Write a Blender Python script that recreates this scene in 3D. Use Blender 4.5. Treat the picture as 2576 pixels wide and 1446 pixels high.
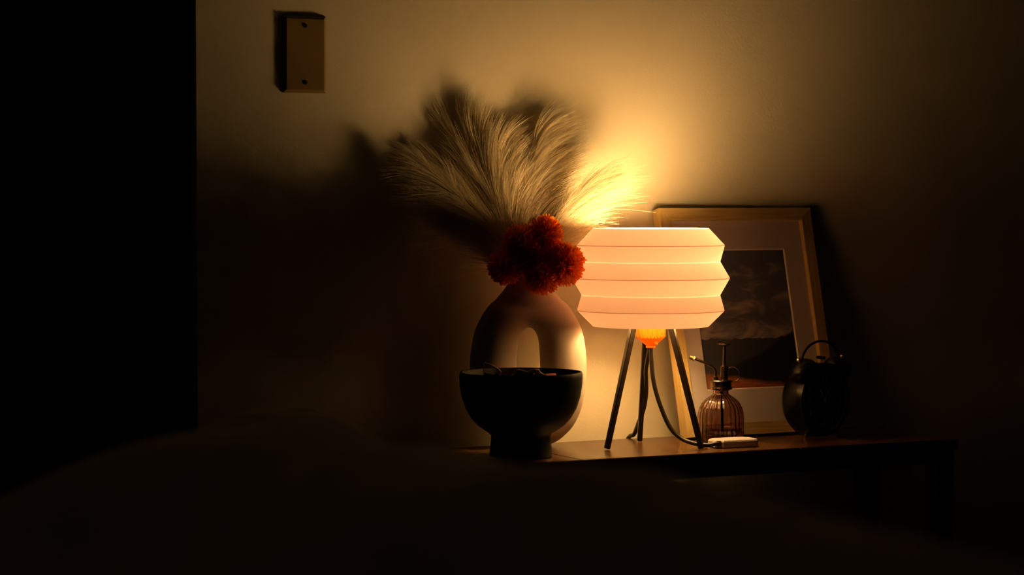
import bpy, bmesh, math, random
import numpy as np
from mathutils import Vector, Matrix, noise

PI = math.pi
random.seed(7)
rng = np.random.default_rng(7)
for o in list(bpy.data.objects):
    bpy.data.objects.remove(o, do_unlink=True)
SC = bpy.context.scene
COL = SC.collection

# ------------------------------------------------------------------ camera, world, exposure
YAW = math.atan(0.505)
PITCH = math.atan(223 / 6082)
cam_d = bpy.data.cameras.new('camera')
cam = bpy.data.objects.new('camera', cam_d)
COL.objects.link(cam)
cam.location = (-1.6886, -3.3438, 0.824)
cam.rotation_euler = (PI / 2 - PITCH, 0, -YAW)
cam_d.sensor_width = 36
cam_d.lens = 85
cam_d.clip_start = 0.02
cam_d.dof.use_dof = True
cam_d.dof.focus_distance = 3.66
cam_d.dof.aperture_fstop = 3.6
SC.camera = cam

world = bpy.data.worlds.new('night')
SC.world = world
world.use_nodes = True
bg = world.node_tree.nodes['Background']
bg.inputs[0].default_value = (0.55, 0.6, 0.8, 1)
bg.inputs[1].default_value = 0.001

SC.view_settings.view_transform = 'Standard'
SC.view_settings.look = 'None'
SC.view_settings.gamma = 1
SC.view_settings.use_curve_mapping = False
SC.view_settings.exposure = 0.0

BULB_POWER = 172.0                     # radiance of the lit bulb glass
BULB_COLOUR = (1.0, 0.60, 0.215)
BULB_Z = 0.731
SC.cycles.diffuse_bounces = 8
SC.cycles.max_bounces = 16

# ------------------------------------------------------------------ helpers
def link(o):
    COL.objects.link(o)
    return o

def mesh_obj(name, verts, faces, mat, parent=None, smooth=True, mats=None, mat_idx=None, sharp=None):
    me = bpy.data.meshes.new(name)
    me.from_pydata([tuple(v) for v in verts], [], [tuple(f) for f in faces])
    me.update()
    for m in (mats or [mat]):
        me.materials.append(m)
    if mat_idx is not None:
        me.polygons.foreach_set('material_index', mat_idx)
    me.polygons.foreach_set('use_smooth', [smooth] * len(me.polygons))
    o = bpy.data.objects.new(name, me)
    link(o)
    if parent is not None:
        o.parent = parent
    if sharp is not None:
        me.set_sharp_from_angle(angle=math.radians(sharp))
    return o

class MB:
    """collects shapes for one mesh"""
    def __init__(s):
        s.v, s.f, s.mi = [], [], []
    def add(s, v, f, mi=0):
        b = len(s.v)
        s.v += [tuple(p) for p in v]
        s.f += [tuple(i + b for i in q) for q in f]
        s.mi += [mi] * len(f)
        return s
    def box(s, c, size, rot=None, bevel=0.0, mi=0, seg=2):
        bm = bmesh.new()
        bmesh.ops.create_cube(bm, size=1)
        for v in bm.verts:
            v.co = Vector((v.co.x * size[0], v.co.y * size[1], v.co.z * size[2]))
        if bevel > 0:
            bmesh.ops.bevel(bm, geom=list(bm.edges), offset=bevel, segments=seg, affect='EDGES')
        M = Matrix.Translation(Vector(c)) @ (rot.to_4x4() if rot is not None else Matrix.Identity(4))
        bm.transform(M)
        bm.verts.ensure_lookup_table()
        s.add([v.co[:] for v in bm.verts], [[v.index for v in f.verts] for f in bm.faces], mi)
        bm.free()
        return s
    def lathe(s, prof, seg=48, M=None, closed=False, mi=0, rfun=None, cap=True):
        n = len(prof)
        vs = []
        for k in range(seg):
            a = 2 * PI * k / seg
            for (r, z) in prof:
                rr = r if rfun is None else rfun(r, z, a)
                p = Vector((rr * math.cos(a), rr * math.sin(a), z))
                vs.append(M @ p if M is not None else p)
        fs = []
        m = n if closed else n - 1
        for k in range(seg):
            k2 = (k + 1) % seg
            for i in range(m):
                j = (i + 1) % n
                fs.append((k * n + i, k2 * n + i, k2 * n + j, k * n + j))
        if cap and not closed:
            if prof[0][0] > 1e-6:
                fs.append([k * n for k in range(seg)][::-1])
            if prof[-1][0] > 1e-6:
                fs.append([k * n + n - 1 for k in range(seg)])
        s.add(vs, fs, mi)
        return s
    def tube(s, pts, rad, seg=10, mi=0, cap=True, square=False, closed=False):
        pts = [Vector(p) for p in pts]
        n = len(pts)
        rads = rad if isinstance(rad, (list, tuple)) else [rad] * n
        up = Vector((0, 0, 1))
        t0 = (pts[1] - pts[0]).normalized()
        if abs(t0.dot(up)) > 0.95:
            up = Vector((1, 0, 0))
        nrm = t0.cross(up).normalized()
        vs = []
        for i, p in enumerate(pts):
            if closed:
                t = (pts[(i + 1) % n] - pts[i - 1]).normalized()
            else:
                t = (pts[min(i + 1, n - 1)] - pts[max(i - 1, 0)]).normalized()
            nrm = (nrm - t * nrm.dot(t)).normalized()
            b = t.cross(nrm)
            for k in range(seg):
                a = 2 * PI * k / seg + (PI / 4 if square else 0)
                vs.append(p + (nrm * math.cos(a) + b * math.sin(a)) * rads[i])
        fs = []
        for i in range(n if closed else n - 1):
            j = (i + 1) % n
            for k in range(seg):
                k2 = (k + 1) % seg
                fs.append((i * seg + k, i * seg + k2, j * seg + k2, j * seg + k))
        if cap and not closed:
            fs.append(list(range(seg))[::-1])
            fs.append([(n - 1) * seg + k for k in range(seg)])
        s.add(vs, fs, mi)
        return s
    def build(s, name, mat, parent=None, smooth=True, sharp=35, mats=None):
        o = mesh_obj(name, s.v, s.f, mat, parent, smooth, mats, s.mi if mats else None, sharp if smooth else None)
        bm = bmesh.new()
        bm.from_mesh(o.data)
        bmesh.ops.recalc_face_normals(bm, faces=bm.faces)
        bm.to_mesh(o.data)
        bm.free()
        return o

def empty(name, loc, rot=(0, 0, 0)):
    o = bpy.data.objects.new(name, None)
    o.empty_display_size = 0.05
    o.location = loc
    o.rotation_euler = rot
    return link(o)

def tag(o, label, cat, group=None, kind=None):
    o['label'] = label
    o['category'] = cat
    if group:
        o['group'] = group
    if kind:
        o['kind'] = kind
    return o

def struct(o):
    o['kind'] = 'structure'
    return o

def sstep(a, b, x):
    t = max(0.0, min(1.0, (x - a) / (b - a)))
    return t * t * (3 - 2 * t)

def catmull(P, n=8):
    P = [Vector(p) for p in P]
    Q = [P[0] * 2 - P[1]] + P + [P[-1] * 2 - P[-2]]
    out = []
    for i in range(1, len(Q) - 2):
        for k in range(n):
            t = k / n
            a, b, c, d = Q[i - 1], Q[i], Q[i + 1], Q[i + 2]
            out.append(0.5 * ((2 * b) + (c - a) * t + (2 * a - 5 * b + 4 * c - d) * t * t + (3 * b - a - 3 * c + d) * t ** 3))
    out.append(P[-1])
    return out

# ------------------------------------------------------------------ materials
def mat(name, color, rough=0.6, metal=0.0, spec=0.5, **kw):
    m = bpy.data.materials.new(name)
    m.use_nodes = True
    b = m.node_tree.nodes['Principled BSDF']
    b.inputs['Base Color'].default_value = (*color, 1)
    b.inputs['Roughness'].default_value = rough
    b.inputs['Metallic'].default_value = metal
    b.inputs['Specular IOR Level'].default_value = spec
    for k, v in kw.items():
        b.inputs[k.replace('_', ' ')].default_value = v
    return m

def nd(m, t, **kw):
    n = m.node_tree.nodes.new(t)
    for k, v in kw.items():
        setattr(n, k, v)
    return n

def lk(m, a, b):
    m.node_tree.links.new(a, b)

def bsdf(m):
    return m.node_tree.nodes['Principled BSDF']

def add_bump(m, scale, strength, dist=0.001, detail=3, coord='Object', stretch=(1, 1, 1)):
    tc = nd(m, 'ShaderNodeTexCoord')
    mp = nd(m, 'ShaderNodeMapping')
    mp.inputs['Scale'].default_value = stretch
    no = nd(m, 'ShaderNodeTexNoise')
    no.inputs['Scale'].default_value = scale
    no.inputs['Detail'].default_value = detail
    bp = nd(m, 'ShaderNodeBump')
    bp.inputs['Strength'].default_value = strength
    bp.inputs['Distance'].default_value = dist
    lk(m, tc.outputs[coord], mp.inputs[0])
    lk(m, mp.outputs[0], no.inputs['Vector'])
    lk(m, no.outputs['Fac'], bp.inputs['Height'])
    lk(m, bp.outputs[0], bsdf(m).inputs['Normal'])
    return no

def vary(m, noise_node, c1, c2, lo=0.35, hi=0.65):
    r = nd(m, 'ShaderNodeValToRGB')
    r.color_ramp.elements[0].position = lo
    r.color_ramp.elements[1].position = hi
    r.color_ramp.elements[0].color = (*c1, 1)
    r.color_ramp.elements[1].color = (*c2, 1)
    lk(m, noise_node.outputs['Fac'], r.inputs[0])
    lk(m, r.outputs[0], bsdf(m).inputs['Base Color'])

M_wall = mat('painted_plaster', (0.50, 0.45, 0.335), 0.75, spec=0.25)
# orange-peel roller texture: two noises into one bump
tc = nd(M_wall, 'ShaderNodeTexCoord')
n1 = nd(M_wall, 'ShaderNodeTexNoise'); n1.inputs['Scale'].default_value = 420; n1.inputs['Detail'].default_value = 4
n2 = nd(M_wall, 'ShaderNodeTexNoise'); n2.inputs['Scale'].default_value = 6; n2.inputs['Detail'].default_value = 2
ad = nd(M_wall, 'ShaderNodeMath', operation='MULTIPLY_ADD'); ad.inputs[1].default_value = 0.5
lk(M_wall, tc.outputs['Object'], n1.inputs['Vector']); lk(M_wall, tc.outputs['Object'], n2.inputs['Vector'])
lk(M_wall, n2.outputs['Fac'], ad.inputs[0]); lk(M_wall, n1.outputs['Fac'], ad.inputs[2])
bp = nd(M_wall, 'ShaderNodeBump'); bp.inputs['Strength'].default_value = 0.30; bp.inputs['Distance'].default_value = 0.0010
lk(M_wall, ad.outputs[0], bp.inputs['Height']); lk(M_wall, bp.outputs[0], bsdf(M_wall).inputs['Normal'])

M_shaded_wall = mat('hall_wall_baked_shade', (0.05, 0.045, 0.04), 0.9, spec=0.1)  # hall's lack of lamp light put into the colour as near-black
M_floor = mat('dark_carpet', (0.035, 0.028, 0.022), 0.95, spec=0.1)
add_bump(M_floor, 300, 0.6, 0.004)

def wood(name, c1, c2, rough, grain_axis=0, scale=14, stretch=14, spec=0.5, bump=0.05):
    m = mat(name, c1, rough, spec=spec)
    tc = nd(m, 'ShaderNodeTexCoord')
    mp = nd(m, 'ShaderNodeMapping')
    s = [stretch, stretch, stretch]
    s[grain_axis] = 1
    mp.inputs['Scale'].default_value = s
    no = nd(m, 'ShaderNodeTexNoise')
    no.inputs['Scale'].default_value = scale
    no.inputs['Detail'].default_value = 6
    no.inputs['Roughness'].default_value = 0.65
    no.inputs['Distortion'].default_value = 0.6
    r = nd(m, 'ShaderNodeValToRGB')
    r.color_ramp.elements[0].position = 0.36
    r.color_ramp.elements[1].position = 0.64
    r.color_ramp.elements[0].color = (*c1, 1)
    r.color_ramp.elements[1].color = (*c2, 1)
    b = nd(m, 'ShaderNodeBump')
    b.inputs['Strength'].default_value = bump
    b.inputs['Distance'].default_value = 0.001
    lk(m, tc.outputs['Object'], mp.inputs[0])
    lk(m, mp.outputs[0], no.inputs['Vector'])
    lk(m, no.outputs['Fac'], r.inputs[0])
    lk(m, r.outputs[0], bsdf(m).inputs['Base Color'])
    lk(m, no.outputs['Fac'], b.inputs['Height'])
    lk(m, b.outputs[0], bsdf(m).inputs['Normal'])
    return m

M_table = wood('walnut_stained_wood', (0.058, 0.022, 0.006), (0.100, 0.040, 0.011), 0.27, 0, 8, 9, spec=0.3)
M_table_dark = wood('dark_stained_wood', (0.03, 0.013, 0.007), (0.045, 0.02, 0.01), 0.4, 2, 8, 9)
M_oak_v = wood('oak_upright_grain', (0.33, 0.215, 0.07), (0.47, 0.335, 0.125), 0.5, 2, 10, 26)
M_oak_h = wood('oak_level_grain', (0.33, 0.215, 0.07), (0.47, 0.335, 0.125), 0.5, 0, 10, 26)
M_mat = mat('mat_board', (0.44, 0.39, 0.38), 0.85, spec=0.2)
M_mat_edge = mat('mat_board_core', (0.62, 0.57, 0.50), 0.8)
M_backing = mat('frame_backing', (0.15, 0.09, 0.05), 0.9)

M_vase = mat('matte_ceramic', (0.47, 0.38, 0.315), 0.72, spec=0.3)
add_bump(M_vase, 1400, 0.12, 0.0002)
M_bowl = mat('black_glazed_wood', (0.004, 0.003, 0.0025), 0.55, spec=0.22)
M_black_metal = mat('black_enamel', (0.0035, 0.0028, 0.0026), 0.28, spec=0.22)
M_clock_face = mat('black_dial', (0.004, 0.004, 0.004), 0.6, spec=0.2)
M_numeral = mat('grey_numeral_paint', (0.85, 0.85, 0.80), 0.5)
M_chrome = mat('polished_metal', (0.85, 0.78, 0.7), 0.36, 1.0)
M_bezel = mat('bezel_enamel', (0.16, 0.14, 0.10), 0.4)
M_bronze = mat('antique_bronze', (0.20, 0.125, 0.07), 0.25, 1.0)
M_brass = mat('brass', (0.30, 0.19, 0.07), 0.45, 1.0)
M_ivory = mat('ivory_plastic', (0.30, 0.27, 0.19), 0.5)
M_plate = mat('cream_plastic', (0.155, 0.097, 0.03), 0.4, spec=0.4)
M_screw = mat('dark_screw_metal', (0.06, 0.055, 0.05), 0.35, 0.8)
M_leg = mat('dark_brown_leg', (0.016, 0.009, 0.006), 0.36, spec=0.3)
M_cord = mat('dark_rubber_cord', (0.022, 0.014, 0.010), 0.42, spec=0.4)
M_adapter = mat('white_grained_plastic', (0.44, 0.385, 0.40), 0.6)
add_bump(M_adapter, 700, 0.9, 0.0009, 4)
M_duvet = mat('grey_bed_fabric', (0.80, 0.70, 0.62), 0.95, spec=0.1)
add_bump(M_duvet, 500, 0.3, 0.001)
M_mattress = mat('mattress_fabric', (0.16, 0.14, 0.13), 0.95, spec=0.1)
M_twine = mat('braided_twine', (0.32, 0.22, 0.12), 0.8)
M_red = mat('red_plastic', (0.16, 0.004, 0.004), 0.6, spec=0.2)
M_gloss_black = mat('glossy_black_plastic', (0.006, 0.006, 0.006), 0.1)

def translucent(name, col, tcol, fac, rough=0.6):
    m = mat(name, col, rough, spec=0.2)
    t = nd(m, 'ShaderNodeBsdfTranslucent')
    t.inputs[0].default_value = (*tcol, 1)
    mx = nd(m, 'ShaderNodeMixShader')
    mx.inputs[0].default_value = fac
    out = m.node_tree.nodes['Material Output']
    lk(m, bsdf(m).outputs[0], mx.inputs[1])
    lk(m, t.outputs[0], mx.inputs[2])
    lk(m, mx.outputs[0], out.inputs[0])
    return m

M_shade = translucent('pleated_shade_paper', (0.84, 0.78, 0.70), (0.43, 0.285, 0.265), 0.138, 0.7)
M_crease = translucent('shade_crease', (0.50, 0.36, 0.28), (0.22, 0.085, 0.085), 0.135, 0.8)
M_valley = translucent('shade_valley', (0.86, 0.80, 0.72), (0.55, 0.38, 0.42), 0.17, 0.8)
M_socket = translucent('orange_plastic', (0.85, 0.28, 0.015), (0.85, 0.29, 0.015), 0.38, 0.4)
M_plume = translucent('dried_grass_fibre', (0.99, 0.91, 0.74), (0.99, 0.91, 0.74), 0.45, 0.42)
bsdf(M_plume).inputs['Specular IOR Level'].default_value = 0.6
M_petal = translucent('orange_silk_petal', (0.96, 0.30, 0.035), (0.96, 0.32, 0.025), 0.50, 0.6)
M_stem = mat('dried_stem', (0.70, 0.52, 0.28), 0.7)

M_bulb = bpy.data.materials.new('lit_bulb_glass')
M_bulb.use_nodes = True
b = bsdf(M_bulb)
b.inputs['Base Color'].default_value = (1, 1, 1, 1)
b.inputs['Emission Color'].default_value = (*BULB_COLOUR, 1)
b.inputs['Emission Strength'].default_value = BULB_POWER

M_glass = bpy.data.materials.new('amber_glass')
M_glass.use_nodes = True
b = bsdf(M_glass)
b.inputs['Base Color'].default_value = (0.57, 0.38, 0.30, 1)
b.inputs['Roughness'].default_value = 0.03
b.inputs['IOR'].default_value = 1.45
b.inputs['Transmission Weight'].default_value = 1.0
M_water = bpy.data.materials.new('still_water')
M_water.use_nodes = True
b = bsdf(M_water)
b.inputs['Base Color'].default_value = (0.88, 0.74, 0.66, 1)
b.inputs['Roughness'].default_value = 0.0
b.inputs['IOR'].default_value = 1.33
b.inputs['Transmission Weight'].default_value = 1.0

# ------------------------------------------------------------------ room
WY = -0.025                     # face of the wall the table stands against
EX = -0.5237                    # its free left end (outside corner)
def wall_box(name, x0, x1, y0, y1, z0, z1, m, bevel=0.0):
    mb = MB().box(((x0 + x1) / 2, (y0 + y1) / 2, (z0 + z1) / 2), (x1 - x0, y1 - y0, z1 - z0), bevel=bevel)
    return struct(mb.build(name, m, smooth=bevel > 0))
wall_box('wall_back', EX, 3.2, WY, WY + 0.02, 0, 2.5, M_wall, 0.002)
wall_box('wall_left', EX + 0.001, EX + 0.12, WY + 0.02, 1.9, 0, 2.5, M_shaded_wall)
wall_box('wall_hall', -3.6, EX, 1.9, 2.0, 0, 2.5, M_shaded_wall)
wall_box('floor', -3.6, 3.2, -4.6, 2.0, -0.06, 0, M_floor)

wall_box('ceiling', -3.6, 3.2, -4.6, 2.0, 2.5, 2.56, mat('ceiling_paint', (0.26, 0.25, 0.23), 0.9, spec=0.1))
# ------------------------------------------------------------------ low table
TZ = 0.45
tb = tag(empty('side_table', (0.15, -0.185, 0)), 'long low dark wooden table along the wall, carrying lamp, vase, bowl and clock', 'table')
def tl(p):
    return (p[0] - 0.15, p[1] + 0.185, p[2])
X0, X1, Y0, Y1 = -0.335, 0.626, -0.304, -0.066
S1, S2 = -0.0405, 0.333
for a, b_ in ((X0, S1), (S1 + 0.0006, S2), (S2 + 0.0006, X1)):
    MB().box(tl(((a + b_) / 2, (Y0 + Y1) / 2, TZ - 0.008)), (b_ - a, Y1 - Y0, 0.016), bevel=0.0012).build('tabletop_board', M_table, tb)
for yy in (Y0 + 0.012, Y1 - 0.012):
    MB().box(tl(((X0 + X1) / 2, yy, TZ - 0.0265)), (X1 - X0 - 0.04, 0.014, 0.021), bevel=0.001).build('apron', M_table_dark, tb)
for xx in (X0 + 0.016, X1 - 0.016):
    MB().box(tl((xx, (Y0 + Y1) / 2, TZ - 0.0265)), (0.014, Y1 - Y0 - 0.04, 0.021), bevel=0.001).build('apron', M_table_dark, tb)
for xx in (X0 + 0.021, X1 - 0.021):
    for yy in (Y0 + 0.021, Y1 - 0.021):
        lg = MB()
        for (z0, z1, w0, w1) in ((0, TZ - 0.016, 0.026, 0.032),):
            v = []
            for z, w in ((z0, w0), (z1, w1)):
                for sx, sy in ((-1, -1), (1, -1), (1, 1), (-1, 1)):
                    v.append(tl((xx + sx * w / 2, yy + sy * w / 2, z)))
            lg.add(v, [(0, 3, 2, 1), (4, 5, 6, 7), (0, 1, 5, 4), (1, 2, 6, 5), (2, 3, 7, 6), (3, 0, 4, 7)])
        lg.build('leg', M_table_dark, tb, smooth=False)

# ------------------------------------------------------------------ lamp
LX, LY = 0.1364, -0.193
lamp = tag(empty('table_lamp', (LX, LY, TZ)), 'glowing white pleated-shade lamp on three thin dark legs with orange socket', 'lamp')
rings = [(0.0872, 0.7797), (0.1109, 0.7545), (0.1043, 0.7299), (0.1187, 0.7050), (0.1043, 0.6796), (0.1109, 0.6562), (0.0872, 0.6325)]
prof, band = [], []                     # one folded sheet; narrow bands along the folds take a crease tone
for i in range(len(rings) - 1):
    (r0, z0), (r1, z1) = rings[i], rings[i + 1]
    L_ = math.hypot(r1 - r0, z1 - z0)
    e = 0.0007 / L_
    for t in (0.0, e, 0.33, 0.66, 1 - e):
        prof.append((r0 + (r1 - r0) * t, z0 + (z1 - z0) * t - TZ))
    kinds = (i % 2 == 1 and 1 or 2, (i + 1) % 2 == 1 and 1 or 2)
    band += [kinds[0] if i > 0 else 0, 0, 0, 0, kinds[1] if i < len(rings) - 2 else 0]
prof.append((rings[-1][0], rings[-1][1] - TZ))
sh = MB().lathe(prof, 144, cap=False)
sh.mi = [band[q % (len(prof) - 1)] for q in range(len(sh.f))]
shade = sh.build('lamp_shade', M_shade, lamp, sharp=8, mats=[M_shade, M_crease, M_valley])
# spider that carries the shade on the socket
sp = MB()
for k in range(3):
    a = 2 * PI * k / 3 + 0.4
    sp.tube([(0.020 * math.cos(a), 0.020 * math.sin(a), 0.1845), (0.0872 * math.cos(a), 0.0872 * math.sin(a), 0.1832)], 0.0013, 8)
sp.build('shade_carrier', M_leg, lamp)
# bulb
bz = BULB_Z - TZ
bp_ = [(0.0, 0.044)]
for k in range(1, 14):
    a = PI * k / 14
    bp_.append((0.0285 * math.sin(a) if k < 10 else max(0.013, 0.0285 * math.sin(a)), 0.044 * math.cos(a)))
bp_.append((0.012, -0.047))
# the bulb leans a little to the right in its holder
TB = Matrix.Translation((0.036, -0.006, bz))
MB().lathe(bp_, 28, TB).build('bulb', M_bulb, lamp, sharp=60)
MB().tube([(0, 0, 0.186), (0.002, 0, 0.205), (0.014, -0.003, bz - 0.062), (0.034, -0.006, bz - 0.046)], 0.0128, 24).build('bulb_base', M_ivory, lamp)
# orange socket: ribbed cup above a cone
def ribs(r, z, a):
    return r * (1 + (0.03 if (math.cos(a * 24) > 0.1) else -0.03)) if r > 0.0195 and 0.166 < z < 0.1846 else r
so = MB().lathe([(0.0, 0.187), (0.0125, 0.187), (0.0140, 0.1845), (0.0205, 0.1845), (0.0218, 0.183), (0.0218, 0.167), (0.0208, 0.1650), (0.0200, 0.1642),
                 (0.0072, 0.1535), (0.0066, 0.1525), (0.0072, 0.1518), (0.0072, 0.1500), (0.0, 0.1500)], 192, rfun=ribs)
so.build('socket', M_socket, lamp, sharp=25)
kn = MB()
ka = -YAW - PI / 2 + 0.55
kd = Vector((math.cos(ka), math.sin(ka), -0.5)).normalized()
kp = Vector((0.0125 * math.cos(ka), 0.0125 * math.sin(ka), 0.1582))
kn.tube([kp, kp + kd * 0.004], [0.0030, 0.0026], 14)
kn.tube([kp + kd * 0.004, kp + kd * 0.006], [0.0016, 0.0014], 10)
kn.build('switch_knob', M_socket, lamp)
feet = [(0.0585, -0.1985), (0.1850, -0.2606), (0.1615, -0.1165)]
for fx, fy in feet:
    d = Vector((fx - LX, fy - LY, 0))
    top = Vector((0, 0, 0.184)) + d * 0.40
    bot = d + Vector((0, 0, 0.0015))
    lg = MB()
    # square rod, broad face outwards
    tdir = (bot - top).normalized()
    side = tdir.cross(d.normalized()).normalized()
    out = side.cross(tdir).normalized()
    v = []
    for p, w in ((top, 0.0088), (bot, 0.0074)):
        for s1, s2 in ((-1, -1), (1, -1), (1, 1), (-1, 1)):
            v.append(p + side * s1 * w / 2 + out * s2 * w / 2)
    for i in range(4, 8):
        v[i].z = max(0.0, v[i].z) if v[i].z > 0.0008 else 0.0004
    bm = bmesh.new()
    bvs = [bm.verts.new(p) for p in v]
    for f in ((0, 3, 2, 1), (4, 5, 6, 7), (0, 1, 5, 4), (1, 2, 6, 5), (2, 3, 7, 6), (3, 0, 4, 7)):
        bm.faces.new([bvs[i] for i in f])
    bmesh.ops.bevel(bm, geom=list(bm.edges), offset=0.0009, segments=2, affect='EDGES')
    bm.verts.index_update()
    lg.add([q.co[:] for q in bm.verts], [[q.index for q in f.verts] for f in bm.faces])
    bm.free()
    lg.build('leg', M_leg, lamp)
# leg collar under the socket cup, cord and loop
cordpts = [(LX, LY, 0.6005), (0.1370, -0.1935, 0.585), (0.1400, -0.1955, 0.550), (0.1480, -0.2010, 0.515), (0.1600, -0.2090, 0.482),
           (0.1720, -0.2210, 0.465), (0.1850, -0.2380, 0.4575), (0.2010, -0.2520, 0.4555), (0.2120, -0.2580, 0.4575), (0.2165, -0.2590, 0.4578)]
MB().tube([(p[0] - LX, p[1] - LY, p[2] - TZ) for p in catmull(cordpts, 8)], 0.0033, 12).build('cord', M_cord, lamp)
cord2 = [(LX - 0.001, LY + 0.0005, 0.6005), (0.1360, -0.186, 0.585), (0.1440, -0.166, 0.5625), (0.1590, -0.141, 0.5290), (0.1660, -0.121, 0.5010),
         (0.1690, -0.101, 0.4790), (0.1730, -0.079, 0.4580), (0.1745, -0.064, 0.4535), (0.1745, -0.054, 0.440), (0.1740, -0.050, 0.38), (0.174, -0.048, 0.20), (0.174, -0.047, 0.006)]
MB().tube([(p[0] - LX, p[1] - LY, p[2] - TZ) for p in catmull(cord2, 8)], 0.0033, 12).build('cord', M_cord, lamp)

# ------------------------------------------------------------------ dimmer box
ad_ = MB()
w, d, h, c = 0.0365, 0.021, 0.0062, 0.010
outl = [(-w + c, -d), (w - c * 0.8, -d), (w, -d + c * 0.8), (w, d - c), (w - c, d), (-w + c, d), (-w, d - c), (-w, -d + c)]
n = len(outl)
lay = [(0.92, 0.0), (1.0, 0.0018), (1.0, 2 * h - 0.0028), (0.965, 2 * h - 0.0008), (0.91, 2 * h)]
vv = [(x * s, y * s, z) for s, z in lay for x, y in outl]
ff = [(k * n + i, k * n + (i + 1) % n, (k + 1) * n + (i + 1) % n, (k + 1) * n + i) for k in range(len(lay) - 1) for i in range(n)]
ff += [list(range(n))[::-1], [(len(lay) - 1) * n + i for i in range(n)]]
ad_.add(vv, ff)
adp = tag(empty('cord_switch_box', (0.2500, -0.2445, TZ), (0, 0, -0.06)), 'small white grained box with clipped corners at the end of the lamp cord', 'switch box')
ad_.build('housing', M_adapter, adp, sharp=20)
MB().tube([(-0.0345, -0.0165, 0.0078), (-0.0290, -0.0150, 0.0078)], [0.0040, 0.0038], 12).build('strain_relief', M_cord, adp)

# ------------------------------------------------------------------ vase with an arched opening
VX, VY = -0.0227, -0.1000
vase = tag(empty('donut_vase', (VX, VY, TZ), (0, 0, math.radians(-12))), 'tall matte beige ring-shaped vase with arched hole, holding dried grass and flowers', 'vase')
PX = 1671.0
cs = 1 / math.cos(YAW - math.radians(12))
out_r = [(1122, 62), (1108, 84), (1096, 97), (1082, 110), (1049, 127.5), (1015, 138), (970, 143.5), (916, 145.5), (870, 141), (833, 132.5), (800, 117), (773, 99)]
outer = [(hw / PX * cs, (1129 - y) / PX) for y, hw in out_r]
hole = [(1035, 0), (1031, 14), (1020, 24), (1000, 29.5), (960, 31.5), (916, 31.5), (885, 30), (862, 28), (845, 22.5), (834, 15), (829, 7.5), (828, 0)]
def interp_curve(pts, n):
    L = [0]
    for a, b_ in zip(pts[:-1], pts[1:]):
        L.append(L[-1] + math.hypot(b_[0] - a[0], b_[1] - a[1]))
    res = []
    for k in range(n):
        s = L[-1] * k / (n - 1)
        i = max(0, min(len(pts) - 2, sum(1 for q in L if q <= s) - 1))
        t = (s - L[i]) / (L[i + 1] - L[i]) if L[i + 1] > L[i] else 0
        res.append((pts[i][0] * (1 - t) + pts[i + 1][0] * t, pts[i][1] * (1 - t) + pts[i + 1][1] * t))
    return res
NH = 40
oc = [(0.0, 0.001), (0.020, 0.001)] + outer + [((hw / PX * cs), (1129 - y) / PX) for y, hw in ((761, 86), (752, 68), (747, 44), (745, 20))] + [(0.0, 0.230)]
ic = [(hw / PX * cs, (1129 - y) / PX) for y, hw in hole]
oc = interp_curve([tuple(q) for q in [v[:2] for v in catmull([(a, b_, 0) for a, b_ in oc], 6)]], NH)
ic = interp_curve([tuple(q) for q in [v[:2] for v in catmull([(a, b_, 0) for a, b_ in ic], 6)]], NH)
half = list(zip(ic, oc))
loop = half + [((-i[0], i[1]), (-o_[0], o_[1])) for i, o_ in half[-2:0:-1]]
ringmb = MB()
NC = 36
vs = []
for (i_, o_) in loop:
    cx, cz = (i_[0] + o_[0]) / 2, (i_[1] + o_[1]) / 2
    dx, dz = (o_[0] - i_[0]) / 2, (o_[1] - i_[1]) / 2
    for k in range(NC):
        a = 2 * PI * k / NC
        ca, sa = math.cos(a), math.sin(a)
        hd = 0.034
        vs.append((cx + dx * ca, hd * math.copysign(abs(sa) ** 0.92, sa), cz + dz * ca))
NL = len(loop)
ringmb.add(vs, [(i * NC + k, i * NC + (k + 1) % NC, ((i + 1) % NL) * NC + (k + 1) % NC, ((i + 1) % NL) * NC + k) for i in range(NL) for k in range(NC)])
neck = [(0.001, 0.200), (0.052, 0.200), (0.0545, 0.2115), (0.0520, 0.2200), (0.0450, 0.2290), (0.0375, 0.2370), (0.0325, 0.2447), (0.0295, 0.2515), (0.0285, 0.2600), (0.0272, 0.2635),
        (0.0245, 0.262), (0.024, 0.252), (0.023, 0.240), (0.001, 0.238)]
nmb = MB().lathe(neck, 48, cap=True)
for p_ in nmb.v:                      # round at the lip, as flat as the body lower down
    t_ = sstep(0.208, 0.250, p_[2])
    ringmb.v.append((p_[0], p_[1] * (0.60 + 0.40 * t_), p_[2]))
b0_ = len(ringmb.v) - len(nmb.v)
ringmb.f += [tuple(i + b0_ for i in q) for q in nmb.f]
ringmb.mi += nmb.mi
vbody = ringmb.build('vase_body', M_vase, vase, sharp=None)
md = vbody.modifiers.new('blend', 'REMESH')
md.mode = 'VOXEL'
md.voxel_size = 0.0017
md.use_smooth_shade = True
sm = vbody.modifiers.new('soften', 'SMOOTH')
sm.factor = 0.5
sm.iterations = 26

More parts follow.
